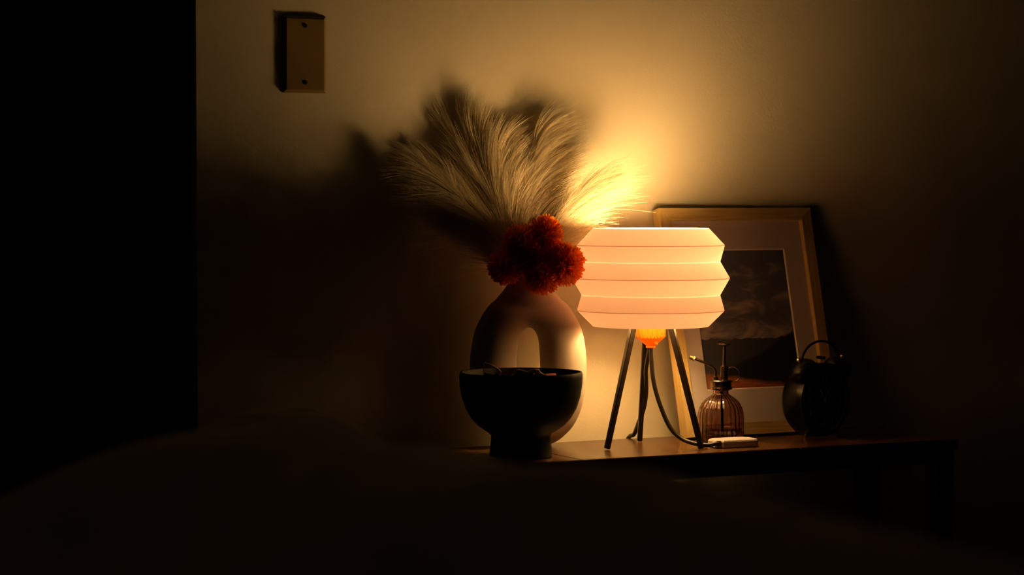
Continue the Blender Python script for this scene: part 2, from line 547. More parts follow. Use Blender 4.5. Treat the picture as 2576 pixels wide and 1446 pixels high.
# ------------------------------------------------------------------ bowl
BX, BY = -0.1005, -0.2280
bowl = tag(empty('footed_bowl', (BX, BY, TZ)), 'black footed bowl at the table front before the beige vase', 'bowl')
bprof = [(0.0, 0.0), (0.040, 0.0), (0.0455, 0.0015), (0.0458, 0.006), (0.0440, 0.020), (0.0432, 0.030), (0.0445, 0.0345), (0.052, 0.0385), (0.0625, 0.046), (0.072, 0.056),
         (0.0805, 0.0705), (0.0862, 0.088), (0.0888, 0.104), (0.0896, 0.116), (0.0893, 0.1215), (0.0880, 0.1238), (0.0860, 0.1235), (0.0845, 0.121),
         (0.0840, 0.112), (0.0815, 0.092), (0.075, 0.073), (0.064, 0.057), (0.045, 0.046), (0.02, 0.0425), (0.0, 0.042)]
MB().lathe(bprof, 96).build('bowl_body', M_bowl, bowl, sharp=50)

# odds and ends in the bowl
def at_bowl(x, y, z):
    return (BX + x, BY + y, TZ + z)
pile = [(-0.048, -0.03, 0.062, 0.03), (0.0, 0.0, 0.055, 0.036), (0.03, 0.02, 0.055, 0.03)]
t1 = tag(empty('wire_loop_trinket', at_bowl(-0.0590, -0.008, 0.085)), 'glossy black trinket with thin wire loop at left side of the black bowl', 'trinket')
g = MB().box((0, 0, 0.012), (0.034, 0.018, 0.052), Matrix.Rotation(0.25, 3, 'Y'), bevel=0.007, seg=4)
g.box((0.018, -0.002, 0.018), (0.026, 0.014, 0.040), Matrix.Rotation(-0.5, 3, 'Y'), bevel=0.006, seg=4)
g.build('casing', M_gloss_black, t1)
lp = [(-0.004, 0, 0.034), (-0.005, 0, 0.052), (0.001, 0, 0.053), (0.016, 0, 0.046), (0.022, 0, 0.040), (0.021, 0, 0.030)]
MB().tube(catmull(lp, 6), 0.0008, 8).build('wire_loop', M_chrome, t1)
t2 = tag(empty('knotted_cord', at_bowl(0.010, 0.012, 0.055)), 'knotted brown twine lying on the heap inside the black bowl', 'cord')
kb = MB()
ctr = [(-0.050, -0.01, 0.058), (-0.034, -0.01, 0.055), (-0.018, 0.0, 0.064), (-0.008, 0.0, 0.069), (0.004, -0.004, 0.066), (0.014, -0.006, 0.069), (0.020, -0.01, 0.066),
       (0.026, -0.012, 0.062), (0.036, -0.02, 0.058)]
cc = catmull(ctr, 10)
for s in range(3):
    kb.tube([p + Vector((0, 0.0018 * math.cos(i * 0.9 + s * 2.1), 0.0018 * math.sin(i * 0.9 + s * 2.1))) for i, p in enumerate(cc)], 0.0014, 6)
for k in range(5):
    a = k * 1.2
    kb.tube([(0.017 + 0.0015 * k - 0.003, -0.008 + 0.0046 * math.cos(q), 0.0668 + 0.0046 * math.sin(q)) for q in np.linspace(0, 2 * PI, 14)[:-1]], 0.0012, 6, closed=True)
kb.tube(catmull([(0.020, -0.008, 0.066), (0.030, -0.006, 0.063), (0.038, -0.002, 0.061)], 6), 0.0014, 6)
kb.build('braid', M_twine, t2)
t3 = tag(empty('red_tube', at_bowl(0.050, 0.004, 0.1115), (0, 0, 0.2)), 'short red plastic tube beside the twine inside the black bowl', 'tube')
MB().tube([(-0.009, 0, 0.0045), (0.009, 0, 0.0045)], 0.0034, 14).build('tube_body', M_red, t3)
t4 = tag(empty('dark_pouch', at_bowl(0.0, 0.0, 0.043)), 'dark crumpled pouch filling the black bowl under the twine', 'pouch')
pm = MB()
bm = bmesh.new()
bmesh.ops.create_uvsphere(bm, u_segments=48, v_segments=24, radius=1)
for v in bm.verts:
    q = v.co.copy()
    s = 1 + 0.10 * noise.noise(q * 2.3) + 0.05 * noise.noise(q * 5)
    v.co = Vector((q.x * 0.068 * s, q.y * 0.064 * s, 0.035 + q.z * 0.036 * s))
    if v.co.z < 0.03:
        rr = math.hypot(v.co.x, v.co.y)
        lim = 0.030 + 0.030 * max(0, v.co.z) / 0.03
        if rr > lim:
            v.co.x *= lim / rr
            v.co.y *= lim / rr
bm.verts.index_update()
pm.add([v.co[:] for v in bm.verts], [[v.index for v in f.verts] for f in bm.faces])
bm.free()
pm.build('pouch_fabric', M_bowl, t4)

# ------------------------------------------------------------------ dried pampas plumes
BETA = 0.0
E1 = np.array([math.cos(BETA), -math.sin(BETA), 0.0])
def vp(px, py, dy=0.0):
    """a point in the upright plane through the vase: px, py in sixteenths of a metre-scaled sketch"""
    a = (px - 1330) / 1500.0 - 0.006
    z = 0.6954 - (py - 715) / 1671.0
    return np.array([VX, -0.1126 + dy, z]) + E1 * a

def plume(label, ctrl, side, n=900, length=0.12, droop=0.25, bias=0.3, spread=0.30, wmin=0.12, seed=1, dy=0.0, rad=0.00033):
    r = np.random.default_rng(seed)
    C = [np.array(vp(*c)) + np.array([0, dy * i / (len(ctrl) - 1), 0]) for i, c in enumerate(ctrl)]
    cc = np.array([list(p) for p in catmull(C, 16)])
    root = tag(empty('pampas_grass', tuple(C[0])), label, 'dried grass', 'pampas plumes in the vase', 'thing')
    base = C[0]
    seg = np.linalg.norm(np.diff(cc, axis=0), axis=1)
    L = np.concatenate([[0], np.cumsum(seg)]) / seg.sum()
    tan = np.gradient(cc, axis=0)
    tan /= np.linalg.norm(tan, axis=1)[:, None]
    nc = n // 7 + 1                       # hairs come in clumps of about seven
    ci = np.arange(n) % nc
    t0 = np.clip((wmin + (1 - wmin) * r.random(nc) ** 0.85)[ci] + r.normal(size=n) * 0.012, 0.02, 1.0)
    def at(arr, t):
        return np.stack([np.interp(t, L, arr[:, k]) for k in range(3)], 1)
    p0 = at(cc, t0)
    d0 = at(tan, t0)
    d0 /= np.linalg.norm(d0, axis=1)[:, None]
    rnd = r.normal(size=(nc, 3))[ci] + r.normal(size=(n, 3)) * 0.22
    rnd -= (rnd * d0).sum(1)[:, None] * d0
    rnd /= np.linalg.norm(rnd, axis=1)[:, None]
    ang = (0.25 + np.abs(r.normal(size=nc)[ci] + r.normal(size=n) * 0.22)) * spread
    ang = np.minimum(ang, 0.9)
    sd = np.asarray(side, float)
    sd = sd / np.linalg.norm(sd)
    d = d0 * np.cos(ang)[:, None] + rnd * np.sin(ang)[:, None] * np.array([1, 0.32, 1])
    d /= np.linalg.norm(d, axis=1)[:, None]
    ang = np.minimum(ang, 0.62)
    ln = length * (0.60 + 0.40 * r.random(nc)[ci] + 0.22 * r.random(n)) * (1.05 - 0.40 * t0)
    K = 9
    s = np.linspace(0, 1, K)
    bb = bias * (0.5 + 0.9 * r.random(nc)[ci] + 0.2 * r.random(n))
    gg = droop * (0.3 + 1.2 * r.random(n))
    wob = r.normal(size=(n, 3)) * 0.03
    P = (p0[:, None, :] + d[:, None, :] * (ln[:, None] * s)[:, :, None]
         + (sd[None, :] * bb[:, None])[:, None, :] * (ln[:, None] * s ** 2)[:, :, None]
         + np.array([0, 0, -1.0])[None, None, :] * (gg * ln)[:, None, None] * (s ** 2.4)[None, :, None]
         + wob[:, None, :] * (ln[:, None] * np.sin(s * 3.0) * s)[:, :, None])
    P[:, :, 1] = np.minimum(P[:, :, 1], WY - 0.006)
    T = np.gradient(P, axis=1)
    T /= np.linalg.norm(T, axis=2)[:, :, None] + 1e-12
    ref = np.array([0.3, 0.9, 0.2])
    N = np.cross(T, ref)
    N /= np.linalg.norm(N, axis=2)[:, :, None] + 1e-12
    B = np.cross(T, N)
    w = rad * (1.0 - 0.75 * s ** 1.5) * 1.0
    rings_ = []
    for k in range(3):
        a = 2 * PI * k / 3
        rings_.append(P + (N * math.cos(a) + B * math.sin(a)) * w[None, :, None])
    V = np.stack(rings_, 2).reshape(-1, 3) - base
    idx = np.arange(n * K * 3).reshape(n, K, 3)
    F = []
    for k in range(3):
        k2 = (k + 1) % 3
        F.append(np.stack([idx[:, :-1, k], idx[:, :-1, k2], idx[:, 1:, k2], idx[:, 1:, k]], -1).reshape(-1, 4))
    F = np.concatenate(F)
    me = bpy.data.meshes.new('plume')
    me.vertices.add(len(V)); me.vertices.foreach_set('co', V.ravel())
    me.loops.add(F.size); me.loops.foreach_set('vertex_index', F.ravel().astype(np.int32))
    me.polygons.add(len(F)); me.polygons.foreach_set('loop_start', np.arange(0, F.size, 4, dtype=np.int32))
    me.polygons.foreach_set('use_smooth', np.ones(len(F), bool))
    me.update(calc_edges=True)
    me.materials.append(M_plume)
    o = link(bpy.data.objects.new('plume', me)); o.parent = root
    MB().tube([p - base for p in cc], [0.0012 * (1 - 0.8 * i / len(cc)) for i in range(len(cc))], 7).build('stem', M_stem, root)
    return root

RT = (0.9, -0.3, 0.05)
LT = (-0.95, 0.0, 0.1)
plume('bright pampas plume arching right above the lamp, lowest and nearest to it', [(1340, 722), (1372, 650), (1412, 568), (1488, 470)], (0.9, -0.05, 0.12), 2000, 0.096, 0.24, 0.55, 0.32, 0.03, 11, dy=0.012)
plume('pale pampas plume with a bushy back tip, between the bright right one and the middle', [(1335, 724), (1362, 620), (1390, 510), (1440, 430)], (0.9, 0, 0.05), 800, 0.105, 0.12, 0.42, 0.24, 0.1, 12, dy=0.062)
plume('tall pampas plume right of centre whose hairs curl to the right', [(1333, 722), (1350, 600), (1362, 480), (1390, 365)], (0.9, -0.1, 0.05), 1600, 0.110, 0.22, 0.55, 0.26, 0.08, 13, dy=0.055)
plume('middle pampas plume leaning right with crossing wispy tip', [(1330, 722), (1325, 600), (1308, 480), (1302, 385)], (0.9, -0.1, 0.05), 1600, 0.112, 0.18, 0.50, 0.27, 0.08, 14, dy=0.058)
plume('tallest pampas plume, just left of the middle, tip standing straight up', [(1328, 722), (1308, 600), (1272, 460), (1242, 345)], (0.5, -0.2, 0.3), 1700, 0.106, 0.05, 0.24, 0.28, 0.08, 15, dy=0.066)
plume('dark-backed pampas plume left of the tallest, close to the wall', [(1327, 722), (1300, 600), (1250, 470), (1200, 350)], (-0.2, -0.1, 0.3), 1000, 0.095, 0.05, 0.15, 0.26, 0.1, 16, dy=0.072)
plume('upper left pampas plume leaning outward toward the blank wall plate', [(1324, 722), (1286, 610), (1222, 505), (1152, 418)], LT, 1500, 0.098, 0.08, 0.15, 0.28, 0.08, 17, dy=0.064)
plume('leftmost pampas plume, spreading flat to the left', [(1322, 724), (1278, 625), (1205, 525), (1115, 430)], LT, 1700, 0.098, 0.18, 0.22, 0.32, 0.08, 18, dy=0.052)
plume('shaded lowest pampas plume at left, drooping toward the wall', [(1320, 726), (1268, 650), (1205, 580), (1130, 510)], LT, 1300, 0.092, 0.26, 0.28, 0.30, 0.1, 19, dy=0.045)

# ------------------------------------------------------------------ orange pompon flowers
def petal_ball(R, n, seed):
    r = random.Random(seed)
    V, F = [], []
    for i in range(n):
        zz = 1 - 2 * (i + 0.5) / n
        ph = i * 2.399963 + r.uniform(-0.12, 0.12)
        rr = math.sqrt(1 - zz * zz)
        d = Vector((rr * math.cos(ph), rr * math.sin(ph), zz))
        d = (d + Vector((r.uniform(-1, 1), r.uniform(-1, 1), r.uniform(-1, 1))) * 0.10).normalized()
        up = Vector((0, 0, 1)) if abs(d.z) < 0.9 else Vector((1, 0, 0))
        s = d.cross(up).normalized()
        u = s.cross(d)
        tw = r.uniform(0, 2 * PI)
        s, u = s * math.cos(tw) + u * math.sin(tw), u * math.cos(tw) - s * math.sin(tw)
        Lp = R * r.uniform(0.86, 1.10)
        w = R * r.uniform(0.062, 0.095)
        curl = r.uniform(0.05, 0.22) * R
        prof_ = [(0.34, 0.35), (0.55, 0.75), (0.75, 1.0), (0.90, 0.92), (0.98, 0.45), (1.0, 0.05)]
        b0 = len(V)
        for t, ww in prof_:
            c_ = d * (Lp * t) + u * (curl * (t ** 2.5))
            for k in (-1, 0, 1):
                V.append(c_ + s * (w * ww * k) - u * (0.35 * w * ww * (1 if k == 0 else 0)))
        for j in range(len(prof_) - 1):
            for k in (0, 1):
                a = b0 + j * 3 + k
                F.append((a, a + 1, a + 4, a + 3))
    return V, F

def flower(label, c, R, n, seed):
    root = tag(empty('pompon_flower', c), label, 'flower', 'orange pompon flowers in the vase neck')
    V, F = petal_ball(R, n, seed)
    mesh_obj('bloom', V, F, M_petal, root)
    target = Vector((VX, VY, 0.705)) + Vector((random.uniform(-0.006, 0.006), random.uniform(-0.006, 0.006), 0))
    tgt = target - Vector(c)
    MB().tube(catmull([(0, 0, 0), tgt * 0.5 + Vector((0, 0, 0.004)), tgt, tgt + Vector((0, 0, -0.035))], 5), 0.0016, 7).build('stem', M_stem, root)
    return root

flower('topmost orange pompon flower, standing above the others', (-0.0217, -0.150, 0.7725), 0.0275, 640, 1)
flower('orange pompon flower at upper left, below and left of the topmost', (-0.0550, -0.142, 0.7560), 0.0310, 720, 2)
flower('brightest orange pompon flower, rightmost, against the lampshade', (-0.0040, -0.176, 0.7270), 0.0325, 780, 3)
flower('darkest pompon flower, leftmost, hanging beside the vase neck', (-0.0800, -0.138, 0.7230), 0.0270, 640, 4)
flower('deep orange pompon flower at the bottom middle, over the vase neck', (-0.0370, -0.172, 0.7095), 0.0275, 640, 5)
flower('shadowed pompon flower in the middle behind the bottom one', (-0.0420, -0.155, 0.7330), 0.0260, 560, 6)

# ------------------------------------------------------------------ picture frame leaning on the wall
FP = (0.2342, -0.1182)
PHI, AL, FW, FH, FT = 0.0264, 0.2377, 0.2899, 0.3654, 0.0194
fr = tag(empty('picture_frame', (FP[0], FP[1], TZ)), 'light oak picture frame leaning on the wall behind the lamp, landscape photograph inside', 'picture')
Zr = Matrix.Rotation(PHI, 3, 'Z')
Xr = Matrix.Rotation(-AL, 3, 'X')
fr.rotation_euler = (Zr @ Xr).to_euler()
# frame-local: x along width, z up its height, -y toward the room
def prism(pts_front, y0, y1):
    n_ = len(pts_front)
    v = [(x, y0, z) for x, z in pts_front] + [(x, y1, z) for x, z in pts_front]
    f = [list(range(n_))[::-1], [n_ + i for i in range(n_)]] + [(i, (i + 1) % n_, n_ + (i + 1) % n_, n_ + i) for i in range(n_)]
    return v, f
bw = 0.0195
W_, H_ = FW, FH
pieces = {'rail_top': ([(0, H_), (bw, H_ - bw), (W_ - bw, H_ - bw), (W_, H_)], M_oak_h),
          'rail_bottom': ([(0, 0), (W_, 0), (W_ - bw, bw), (bw, bw)], M_oak_h),
          'stile_left': ([(0, 0), (bw, bw), (bw, H_ - bw), (0, H_)], M_oak_v),
          'stile_right': ([(W_, 0), (W_, H_), (W_ - bw, H_ - bw), (W_ - bw, bw)], M_oak_v)}
for nm, (pts_, m_) in pieces.items():
    v, f = prism(pts_, -FT, 0.0)
    p_ = MB().add(v, f).build('frame_rail' if 'rail' in nm else 'frame_stile', m_, fr, smooth=False)
    bv = p_.modifiers.new('soft edge', 'BEVEL'); bv.width = 0.0006; bv.segments = 2
# mat board with a window
ox0, ox1, oz0, oz1 = 0.0535, W_ - 0.0555, 0.0740, H_ - 0.0660
ym = -0.0105
tm = 0.0016
mm = MB()
o4 = [(bw - 0.002, bw - 0.002), (W_ - bw + 0.002, bw - 0.002), (W_ - bw + 0.002, H_ - bw + 0.002), (bw - 0.002, H_ - bw + 0.002)]
i4 = [(ox0, oz0), (ox1, oz0), (ox1, oz1), (ox0, oz1)]
i5 = [(ox0 + tm, oz0 + tm), (ox1 - tm, oz0 + tm), (ox1 - tm, oz1 - tm), (ox0 + tm, oz1 - tm)]
v = [(x, ym, z) for x, z in o4] + [(x, ym, z) for x, z in i4] + [(x, ym + tm, z) for x, z in i5] + [(x, ym + tm, z) for x, z in o4]
mm.add(v, [(i, (i + 1) % 4, 4 + (i + 1) % 4, 4 + i) for i in range(4)], 0)
mm.add(v, [(4 + i, 4 + (i + 1) % 4, 8 + (i + 1) % 4, 8 + i) for i in range(4)], 1)
mm.add(v, [(8 + i, 8 + (i + 1) % 4, 12 + (i + 1) % 4, 12 + i) for i in range(4)] + [(12 + i, 12 + (i + 1) % 4, (i + 1) % 4, i) for i in range(4)], 0)
mm.build('mat_board', M_mat, fr, smooth=False, mats=[M_mat, M_mat_edge])
MB().box((W_ / 2, -0.004, H_ / 2), (W_ - 2 * bw + 0.004, 0.003, H_ - 2 * bw + 0.004)).build('backing_board', M_backing, fr, smooth=False)

# landscape print: cloudy sky over a ragged ridge, dark hillside, rust-coloured ground
M_print = mat('landscape_print', (0.1, 0.1, 0.1), 0.5, spec=0.3)
m = M_print
tc = nd(m, 'ShaderNodeTexCoord')
sx = nd(m, 'ShaderNodeSeparateXYZ')
lk(m, tc.outputs['Generated'], sx.inputs[0])
X_, Z_ = sx.outputs[0], sx.outputs[2]
def math_(op, a, b=None, c=None, clamp=False):
    n_ = nd(m, 'ShaderNodeMath', operation=op)
    n_.use_clamp = clamp
    for i, q in enumerate((a, b, c)):
        if q is None:
            continue
        if isinstance(q, (int, float)):
            n_.inputs[i].default_value = q
        else:
            lk(m, q, n_.inputs[i])
    return n_.outputs[0]
def tex(scale, detail, sc_=(1, 1, 1), loc=(0, 0, 0), rough=0.55, dist=0.0):
    mp = nd(m, 'ShaderNodeMapping')
    mp.inputs['Scale'].default_value = sc_
    mp.inputs['Location'].default_value = loc
    lk(m, tc.outputs['Generated'], mp.inputs[0])
    n_ = nd(m, 'ShaderNodeTexNoise')
    n_.inputs['Scale'].default_value = scale
    n_.inputs['Detail'].default_value = detail
    n_.inputs['Roughness'].default_value = rough
    n_.inputs['Distortion'].default_value = dist
    lk(m, mp.outputs[0], n_.inputs['Vector'])
    return n_.outputs['Fac']
def ramp(f, els):
    r = nd(m, 'ShaderNodeValToRGB')
    while len(r.color_ramp.elements) < len(els):
        r.color_ramp.elements.new(0.5)
    for e, (p, c_) in zip(r.color_ramp.elements, els):
        e.position = p
        e.color = (*c_, 1)
    lk(m, f, r.inputs[0])
    return r.outputs[0]
def mixc(f, a, b_):
    n_ = nd(m, 'ShaderNodeMix', data_type='RGBA')
    lk(m, f, n_.inputs['Factor'])
    for q, i in ((a, 'A'), (b_, 'B')):
        sock = [s_ for s_ in n_.inputs if s_.name == i and s_.type == 'RGBA'][0]
        if isinstance(q, tuple):
            sock.default_value = (*q, 1)
        else:
            lk(m, q, sock)
    return [s_ for s_ in n_.outputs if s_.type == 'RGBA'][0]
cl = tex(3.2, 7, (1.0, 1, 2.6), (0.3, 0, 0.1), 0.6, 0.5)
low = math_('MULTIPLY_ADD', Z_, -1.0, 1.05)
cloudf = math_('MULTIPLY_ADD', low, 0.28, cl)
sky = ramp(cloudf, [(0.42, (0.080, 0.088, 0.120)), (0.60, (0.095, 0.10, 0.125)), (0.70, (0.23, 0.20, 0.20)), (0.80, (0.34, 0.28, 0.27))])
ridge_n = tex(6, 9, (1, 0, 0), (0.1, 0, 0), 0.72)
ridge = math_('MULTIPLY_ADD', ridge_n, 0.10, 0.315)
far = math_('GREATER_THAN', ridge, Z_)
c1 = mixc(far, sky, (0.040, 0.040, 0.052))
hx = math_('MULTIPLY_ADD', X_, 0.36, 0.02)
hill = math_('MULTIPLY_ADD', tex(4, 6, (1, 0, 0.2), (2, 0, 0), 0.6), 0.10, hx)
hf = math_('SUBTRACT', hill, Z_)
hf = math_('MULTIPLY', hf, 40, clamp=True)
c2 = mixc(hf, c1, (0.012, 0.011, 0.012))
gx = math_('MULTIPLY_ADD', X_, -0.11, 0.125)
gn = math_('MULTIPLY_ADD', tex(5, 5, (1, 0, 1), (5, 0, 0)), 0.05, gx)
gf = math_('MULTIPLY', math_('SUBTRACT', gn, Z_), 30, clamp=True)
grd = ramp(tex(22, 6, (1, 1, 3), (0, 0, 0)), [(0.3, (0.20, 0.055, 0.014)), (0.7, (0.34, 0.12, 0.035))])
c3 = mixc(gf, c2, grd)
lk(m, c3, bsdf(m).inputs['Base Color'])
MB().box(((ox0 + ox1) / 2, -0.0070, (oz0 + oz1) / 2), (ox1 - ox0 + 0.01, 0.001, oz1 - oz0 + 0.01)).build('photograph', M_print, fr, smooth=False)

# ------------------------------------------------------------------ spray bottle
SBX, SBY = 0.2720, -0.1745
sb = tag(empty('spray_bottle', (SBX, SBY, TZ), (0, 0, -YAW)), 'round ribbed amber glass mister bottle with bronze pump, behind the white box', 'spray bottle')
def flute(r, z, a):
    if r < 0.013:
        return r
    return r * (1 - 0.045 * (0.5 - 0.5 * math.cos(a * 26)) ** 0.8)
gp = [(0.0, 0.002), (0.020, 0.0015), (0.031, 0.0), (0.0350, 0.002), (0.0362, 0.006), (0.0362, 0.020), (0.0362, 0.036), (0.0357, 0.043), (0.0335, 0.052), (0.0295, 0.0600),
      (0.0240, 0.0660), (0.0175, 0.0705), (0.0130, 0.0735), (0.0120, 0.0760), (0.0120, 0.0810)]
ip = [(r - 0.0022, z + (0.002 if z < 0.06 else -0.0004)) for r, z in gp if r > 0.0]
ip = [(0.0098, 0.0810)] + [(max(0.0098, r), z) for r, z in ip[:-1]][::-1] + [(0.0, 0.0045)]
def fl2(r, z, a):
    return flute(r, z, a)
MB().lathe(gp + ip, 312, rfun=lambda r, z, a: flute(r, z, a), cap=False).build('glass_body', M_glass, sb, sharp=70)
wp = [(0.0, 0.0052), (0.018, 0.0050), (0.0305, 0.0052), (0.0322, 0.0085), (0.0322, 0.020), (0.0322, 0.0235), (0.0, 0.0235)]
MB().lathe(wp, 72).build('water', M_water, sb, sharp=50)
MB().tube([(0.001, 0, 0.078), (0.002, 0, 0.012)], 0.0022, 10).build('dip_tube', M_gloss_black, sb)
MB().lathe([(0.0, 0.0800), (0.0135, 0.0800), (0.0135, 0.0812), (0.0172, 0.0812), (0.0178, 0.0820), (0.0178, 0.0840), (0.0165, 0.0845), (0.0165, 0.0920), (0.0178, 0.0925), (0.0178, 0.0945),
            (0.0170, 0.0955), (0.0060, 0.0965), (0.0, 0.0965)], 48).build('collar', M_bronze, sb)
MB().lathe([(0.0, 0.095), (0.0062, 0.095), (0.0062, 0.1135), (0.0066, 0.1140), (0.0066, 0.1165), (0.0050, 0.1180), (0.0, 0.1180)], 32, Matrix.Translation((0.005, 0, 0))).build('pump_cylinder', M_bronze, sb)
MB().lathe([(0.0, 0.117), (0.0026, 0.117), (0.0026, 0.1470), (0.0055, 0.1490), (0.0105, 0.1500), (0.0112, 0.1510), (0.0105, 0.1520), (0.0, 0.1525)], 32, Matrix.Translation((0.005, 0, 0))).build('plunger', M_bronze, sb)
MB().lathe([(0.0, 0.094), (0.0042, 0.094), (0.0042, 0.1005), (0.0036, 0.101), (0.0, 0.101)], 24, Matrix.Translation((-0.0085, -0.002, 0))).build('spout_base', M_bronze, sb)
spo = catmull([(-0.0085, -0.002, 0.099), (-0.0085, -0.002, 0.109), (-0.0115, -0.002, 0.1150), (-0.0200, -0.002, 0.1200), (-0.0400, -0.002, 0.1280)], 8)
MB().tube(spo, 0.0021, 12).build('spout', M_bronze, sb)
dv = Vector((-0.93, 0, 0.36)).normalized()
nz = Vector((-0.0400, -0.002, 0.1280))
no_ = MB().tube([nz + dv * 0.0005, nz + dv * 0.0030], 0.0038, 16).build('nozzle_ring', M_ivory, sb)
MB().tube([nz + dv * 0.0030, nz + dv * 0.0036, nz + dv * 0.0085, nz + dv * 0.0090], [0.0030, 0.0034, 0.0030, 0.0022], 16).build('nozzle', M_brass, sb)
rg = [(0.0180 + 0.0108 * math.cos(a), 0.0, 0.1040 + 0.0118 * math.sin(a)) for a in np.linspace(-2.35, 2.75, 40)]
MB().tube(rg, 0.0007, 8).build('finger_ring', M_bronze, sb)

# ------------------------------------------------------------------ twin-bell alarm clock
CR = 0.0580
cyaw = math.radians(14)                 # dial turned to the right of the wall's own facing
ck = tag(empty('alarm_clock', (0.4430, -0.1770, TZ), (0, 0, cyaw)), 'black round twin-bell alarm clock at the right end of the table', 'alarm clock')
# clock-local: x to its right, -y the way it faces, z up; centre of dial at z = cz
cz = CR + 0.0015
def cm(yoff=0.0):
    return Matrix.Translation((0, yoff, cz)) @ Matrix.Rotation(PI / 2, 4, 'X')
D2 = 0.023
body = MB().lathe([(0.0, -D2), (0.046, -D2), (0.0535, -D2 + 0.003), (0.0575, -D2 + 0.010), (CR, 0.0), (CR, 0.012), (0.0575, 0.0185), (0.0560, D2), (0.0535, D2 + 0.0012), (0.0515, D2), (0.0505, D2 - 0.004), (0.0, D2 - 0.004)], 96, cm())
body.build('case', M_black_metal, ck, sharp=40)
MB().lathe([(0.0, D2 - 0.0042), (0.0503, D2 - 0.0042), (0.0503, D2 - 0.0034), (0.0, D2 - 0.0034)], 72, cm()).build('dial', M_clock_face, ck)
MB().lathe([(0.0505, D2 - 0.0034), (0.0505, D2 - 0.0004), (0.0485, D2 - 0.0030)], 96, cm(), closed=True).build('bezel_ring', M_bezel, ck)
yf = -(D2 - 0.0030)
def hand(ang, ln, w, tail, nm):
    d = Vector((math.sin(ang), 0, math.cos(ang)))
    s = Vector((d.z, 0, -d.x))
    c_ = Vector((0, yf - 0.0012, cz))
    pts = [c_ - d * tail - s * w * 0.4, c_ - d * tail + s * w * 0.4, c_ + s * w, c_ + d * ln * 0.8 + s * w * 0.8, c_ + d * ln, c_ + d * ln * 0.8 - s * w * 0.8, c_ - s * w]
    v = [p for p in pts] + [p + Vector((0, -0.0005, 0)) for p in pts]
    n_ = len(pts)
    f = [list(range(n_)), [n_ + i for i in range(n_)][::-1]] + [(i, (i + 1) % n_, n_ + (i + 1) % n_, n_ + i) for i in range(n_)]
    MB().add(v, f).build(nm, M_numeral, ck, smooth=False)
hand(math.radians(-33), 0.024, 0.0009, 0.006, 'hour_hand')
hand(math.radians(30), 0.033, 0.0008, 0.008, 'minute_hand')
MB().lathe([(0.0, 0.0), (0.0028, 0.0), (0.0024, 0.0016), (0.0, 0.0020)], 20, Matrix.Translation((0, yf - 0.0010, cz)) @ Matrix.Rotation(PI / 2, 4, 'X')).build('hand_hub', M_numeral, ck)
for k in range(1, 13):
    a = 2 * PI * k / 12
    big = k % 3 == 0
    cu = bpy.data.curves.new('numeral', 'FONT')
    cu.body = str(k)
    cu.size = 0.0165 if big else 0.011
    cu.align_x = 'CENTER'
    cu.align_y = 'CENTER'
    cu.fill_mode = 'NONE'
    cu.bevel_depth = 0.00022
    cu.bevel_resolution = 0
    tmp = bpy.data.objects.new('numeral', cu)
    COL.objects.link(tmp)
    bpy.context.view_layer.update()
    me = bpy.data.meshes.new_from_object(tmp.evaluated_get(bpy.context.evaluated_depsgraph_get()))
    bpy.data.objects.remove(tmp, do_unlink=True)
    me.name = 'numeral'
    me.materials.clear()
    me.materials.append(M_numeral)
    o = link(bpy.data.objects.new('numeral', me))
    o.parent = ck
    rr = 0.0345 if big else 0.0370
    o.location = (rr * math.sin(a), yf - 0.0006, cz + rr * math.cos(a))
    o.rotation_euler = (PI / 2, 0, 0)
# feet
for s in (-1, 1):
    MB().tube([(s * 0.026, -0.008, 0.012), (s * 0.0385, -0.014, 0.0012)], [0.0019, 0.0016], 12).build('foot', M_chrome, ck)
# bells
for s in (-1, 1):
    ax = Vector((s * 0.50, 0.0, 0.86)).normalized()
    base = Vector((s * 0.0385, -0.012, cz + 0.0450))
    q = Vector((0, 0, 1)).rotation_difference(ax).to_matrix().to_4x4()
    Mb = Matrix.Translation(base) @ q
    bell = MB().lathe([(0.0232, 0.0), (0.0238, 0.002), (0.0232, 0.006), (0.0205, 0.0115), (0.0150, 0.0160), (0.0080, 0.0185), (0.0, 0.0192), (0.0, 0.0176), (0.0075, 0.0168), (0.0138, 0.0146), (0.0190, 0.0105), (0.0216, 0.005), (0.0220, 0.0)], 56, Mb, closed=True)
    bell.build('bell', M_black_metal, ck, sharp=50)
    MB().lathe([(0.0, -0.010), (0.0018, -0.010), (0.0018, 0.0215), (0.0034, 0.0220), (0.0036, 0.0245), (0.0022, 0.0262), (0.0, 0.0265)], 16, Mb).build('bell_post', M_chrome, ck)
# handle and hammer
hy = -0.012
hp = [(-0.0440, hy, cz + 0.0620), (-0.0400, hy, cz + 0.0720), (-0.0290, hy, cz + 0.0840), (-0.0130, hy, cz + 0.0905), (0.0, hy, cz + 0.0920), (0.0130, hy, cz + 0.0905), (0.0290, hy, cz + 0.0840), (0.0400, hy, cz + 0.0720), (0.0440, hy, cz + 0.0620)]
MB().tube(catmull(hp, 8), 0.0019, 12).build('handle', M_black_metal, ck)
MB().tube([(0.001, hy, cz + 0.053), (0.001, hy, cz + 0.0660)], 0.0011, 10).build('hammer_rod', M_brass, ck)
MB().tube([(-0.0085, hy, cz + 0.0675), (-0.0078, hy, cz + 0.0673), (0.0095, hy, cz + 0.0650), (0.010, hy, cz + 0.0649)], [0.0018, 0.0024, 0.0024, 0.0018], 14).build('hammer_head', M_black_metal, ck)

